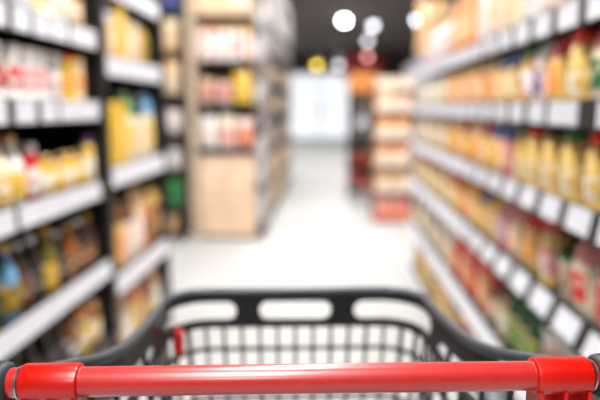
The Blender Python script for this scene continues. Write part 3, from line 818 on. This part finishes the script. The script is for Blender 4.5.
DY = 8.35
t = thing('wire_rack', 'dark display rack with orange header before the glass entrance', 'rack', (0.44, DY, 0))
dw = 0.36
for sx in (-1, 1):
    for yy in (0.01, 0.35):
        MB().tube([(sx * (dw / 2 - 0.01), yy, 0), (sx * (dw / 2 - 0.01), yy, 1.68)], 0.01, 8).build('post', m_rack, t)
for z in (0.12, 0.48, 0.84, 1.20):
    MB().box(-dw / 2 + 0.022, dw / 2 - 0.022, 0.0, 0.36, z - 0.02, z).build('shelf', m_rack, t)
MB().box(-dw / 2 + 0.022, dw / 2 - 0.022, 0.34, 0.358, 0.12, 1.66).build('back_panel', m_rack, t)
MB().box(-dw / 2, dw / 2, -0.012, 0.0, 1.50, 1.76, 0.003).build('header_card', m_card, t)
MB().lathe([(0.075, 0), (0.08, 0.003), (0.075, 0.006)], 24, 'y', (0.0, -0.012, 1.10)).build('highlight_disc', m_tag, t)  # pale disc added in place of a blurred glint on the rack
for k, z in enumerate((0.12, 0.48, 0.84, 1.20)):
    a, b, c = [('darkbrown', 'red', 'grey'), ('darkbrown', 'brown', 'red'), ('darkgreen', 'black', 'grey'), ('darkbrown', 'black', 'grey')][k]
    front_row(0.44 - dw / 2 + 0.025, 0.44 + dw / 2 - 0.025, DY, z, [B(a, b, c, .14, .24, .09), B(b, a, c, .14, .24, .09)], '%s shelf from floor, dark rack' % ORD[k], 'packets on the dark rack', 0.03)

SW = 1.5
cols_r = [('palegrey', 'white', 'skyblue'), ('grey', 'palegrey', 'white'), ('beige', 'white', 'palegrey'), ('white', 'palegrey', 'lilac'), ('skyblue', 'palegrey', 'white'), ('cream', 'tan', 'white')]
for u in range(4):
    y0 = 7.7 + u * SW
    nm = ['nearest', 'second', 'third', 'farthest'][u]
    shelf_unit('gondola_shelving', 'pale steel shelving beyond the promotion stand, %s unit' % nm, (1.28, y0 + SW / 2, 0), -math.pi / 2, SW - 0.002, 0.42, 2.2,
               [(z, []) for z in GZ[:5]], False, (m_steel, m_steel), 0.05, 0.10, 'pale shelving on the right')
    for lv, z in enumerate(GZ[:5]):
        for k in range(4):
            a, b, c = cols_r[rnd.randrange(len(cols_r))]
            place_goods(X_(a, b, c, round(SW / 4 - 0.03, 3), rnd.choice((0.26, 0.29, 0.31)), .24), (1.28 + 0.03 + 0.12, y0 + (k + 0.5) * SW / 4, z + 0.0126), -math.pi / 2,
                        '%s on shelf %s from floor, %s pale unit' % (ORD[k], ['one', 'two', 'three', 'four', 'five', 'six', 'seven', 'eight'][lv], nm), 'boxes on the pale shelving')

# ------------------------------------------------------------------ hanging lamps and the red sign near the entrance
def pendant(px, py, d, col, power, label, r=0.075):
    fwx = (px - 330) / 600.0 * d
    zz = H + (107 - py) / 600.0 * d
    t = thing('pendant_lamp', label, 'lamp', (fwx, d, CEIL), 0, 'hanging lamps near the entrance')
    L = CEIL - zz
    MB().tube([(0, 0, 0), (0, 0, -L + 0.22)], 0.006, 8).build('cable', m_lumi, t)
    MB().lathe([(0.02, -L + 0.24), (0.05, -L + 0.22), (r * 1.1, -L + 0.05), (r * 1.15, -L + 0.03), (r * 0.9, -L + 0.04)], 20).build('lamp_shade', m_lumi, t, True)
    bl = MB().lathe([(r * 0.25, -L - r), (r * 0.7, -L - r * 0.7), (r, -L), (r * 0.8, -L + r * 0.55), (r * 0.4, -L + r * 0.8)], 20)
    bl.build('bulb', mat('bulb_' + label.split()[0], col, rough=0.4, emit=(col, power)), t, True)
pendant(343, 24, 13.6, (255, 253, 248), 30, 'brightest hanging lamp, high over the aisle end', .09)
pendant(371, 29, 14.4, (240, 243, 248), 5.5, 'pale hanging lamp right of the brightest one', .09)
pendant(366, 43, 18.0, (230, 226, 232), 4.5, 'dim hanging lamp above the red sign', .1)
pendant(366, 58, 21.0, (255, 170, 165), 5, 'pinkish hanging lamp in front of the red sign', .1)
pendant(317, 66, 17.0, (246, 214, 70), 5, 'yellow hanging lamp above the glass entrance', .1)
pendant(338, 66, 17.6, (214, 218, 224), 4, 'greyish hanging lamp above the glass entrance', .1)
pendant(413, 24, 12.4, (225, 232, 245), 9, 'bluish hanging lamp beside the tan paper bag', .08)
m_sign = mat('red_sign_panel', (196, 60, 56), rough=0.5, scale=3)
t = thing('hanging_sign', 'red hanging sign panel over the entrance end', 'sign', (1.13, 22.2, CEIL))
MB().box(-0.72, 0.72, -0.03, 0.03, -0.95, -0.12, 0.01).build('panel', m_sign, t)
for x in (-0.6, 0.6): MB().tube([(x, 0, 0), (x, 0, -0.13)], 0.008, 8).build('cable', m_lumi, t)
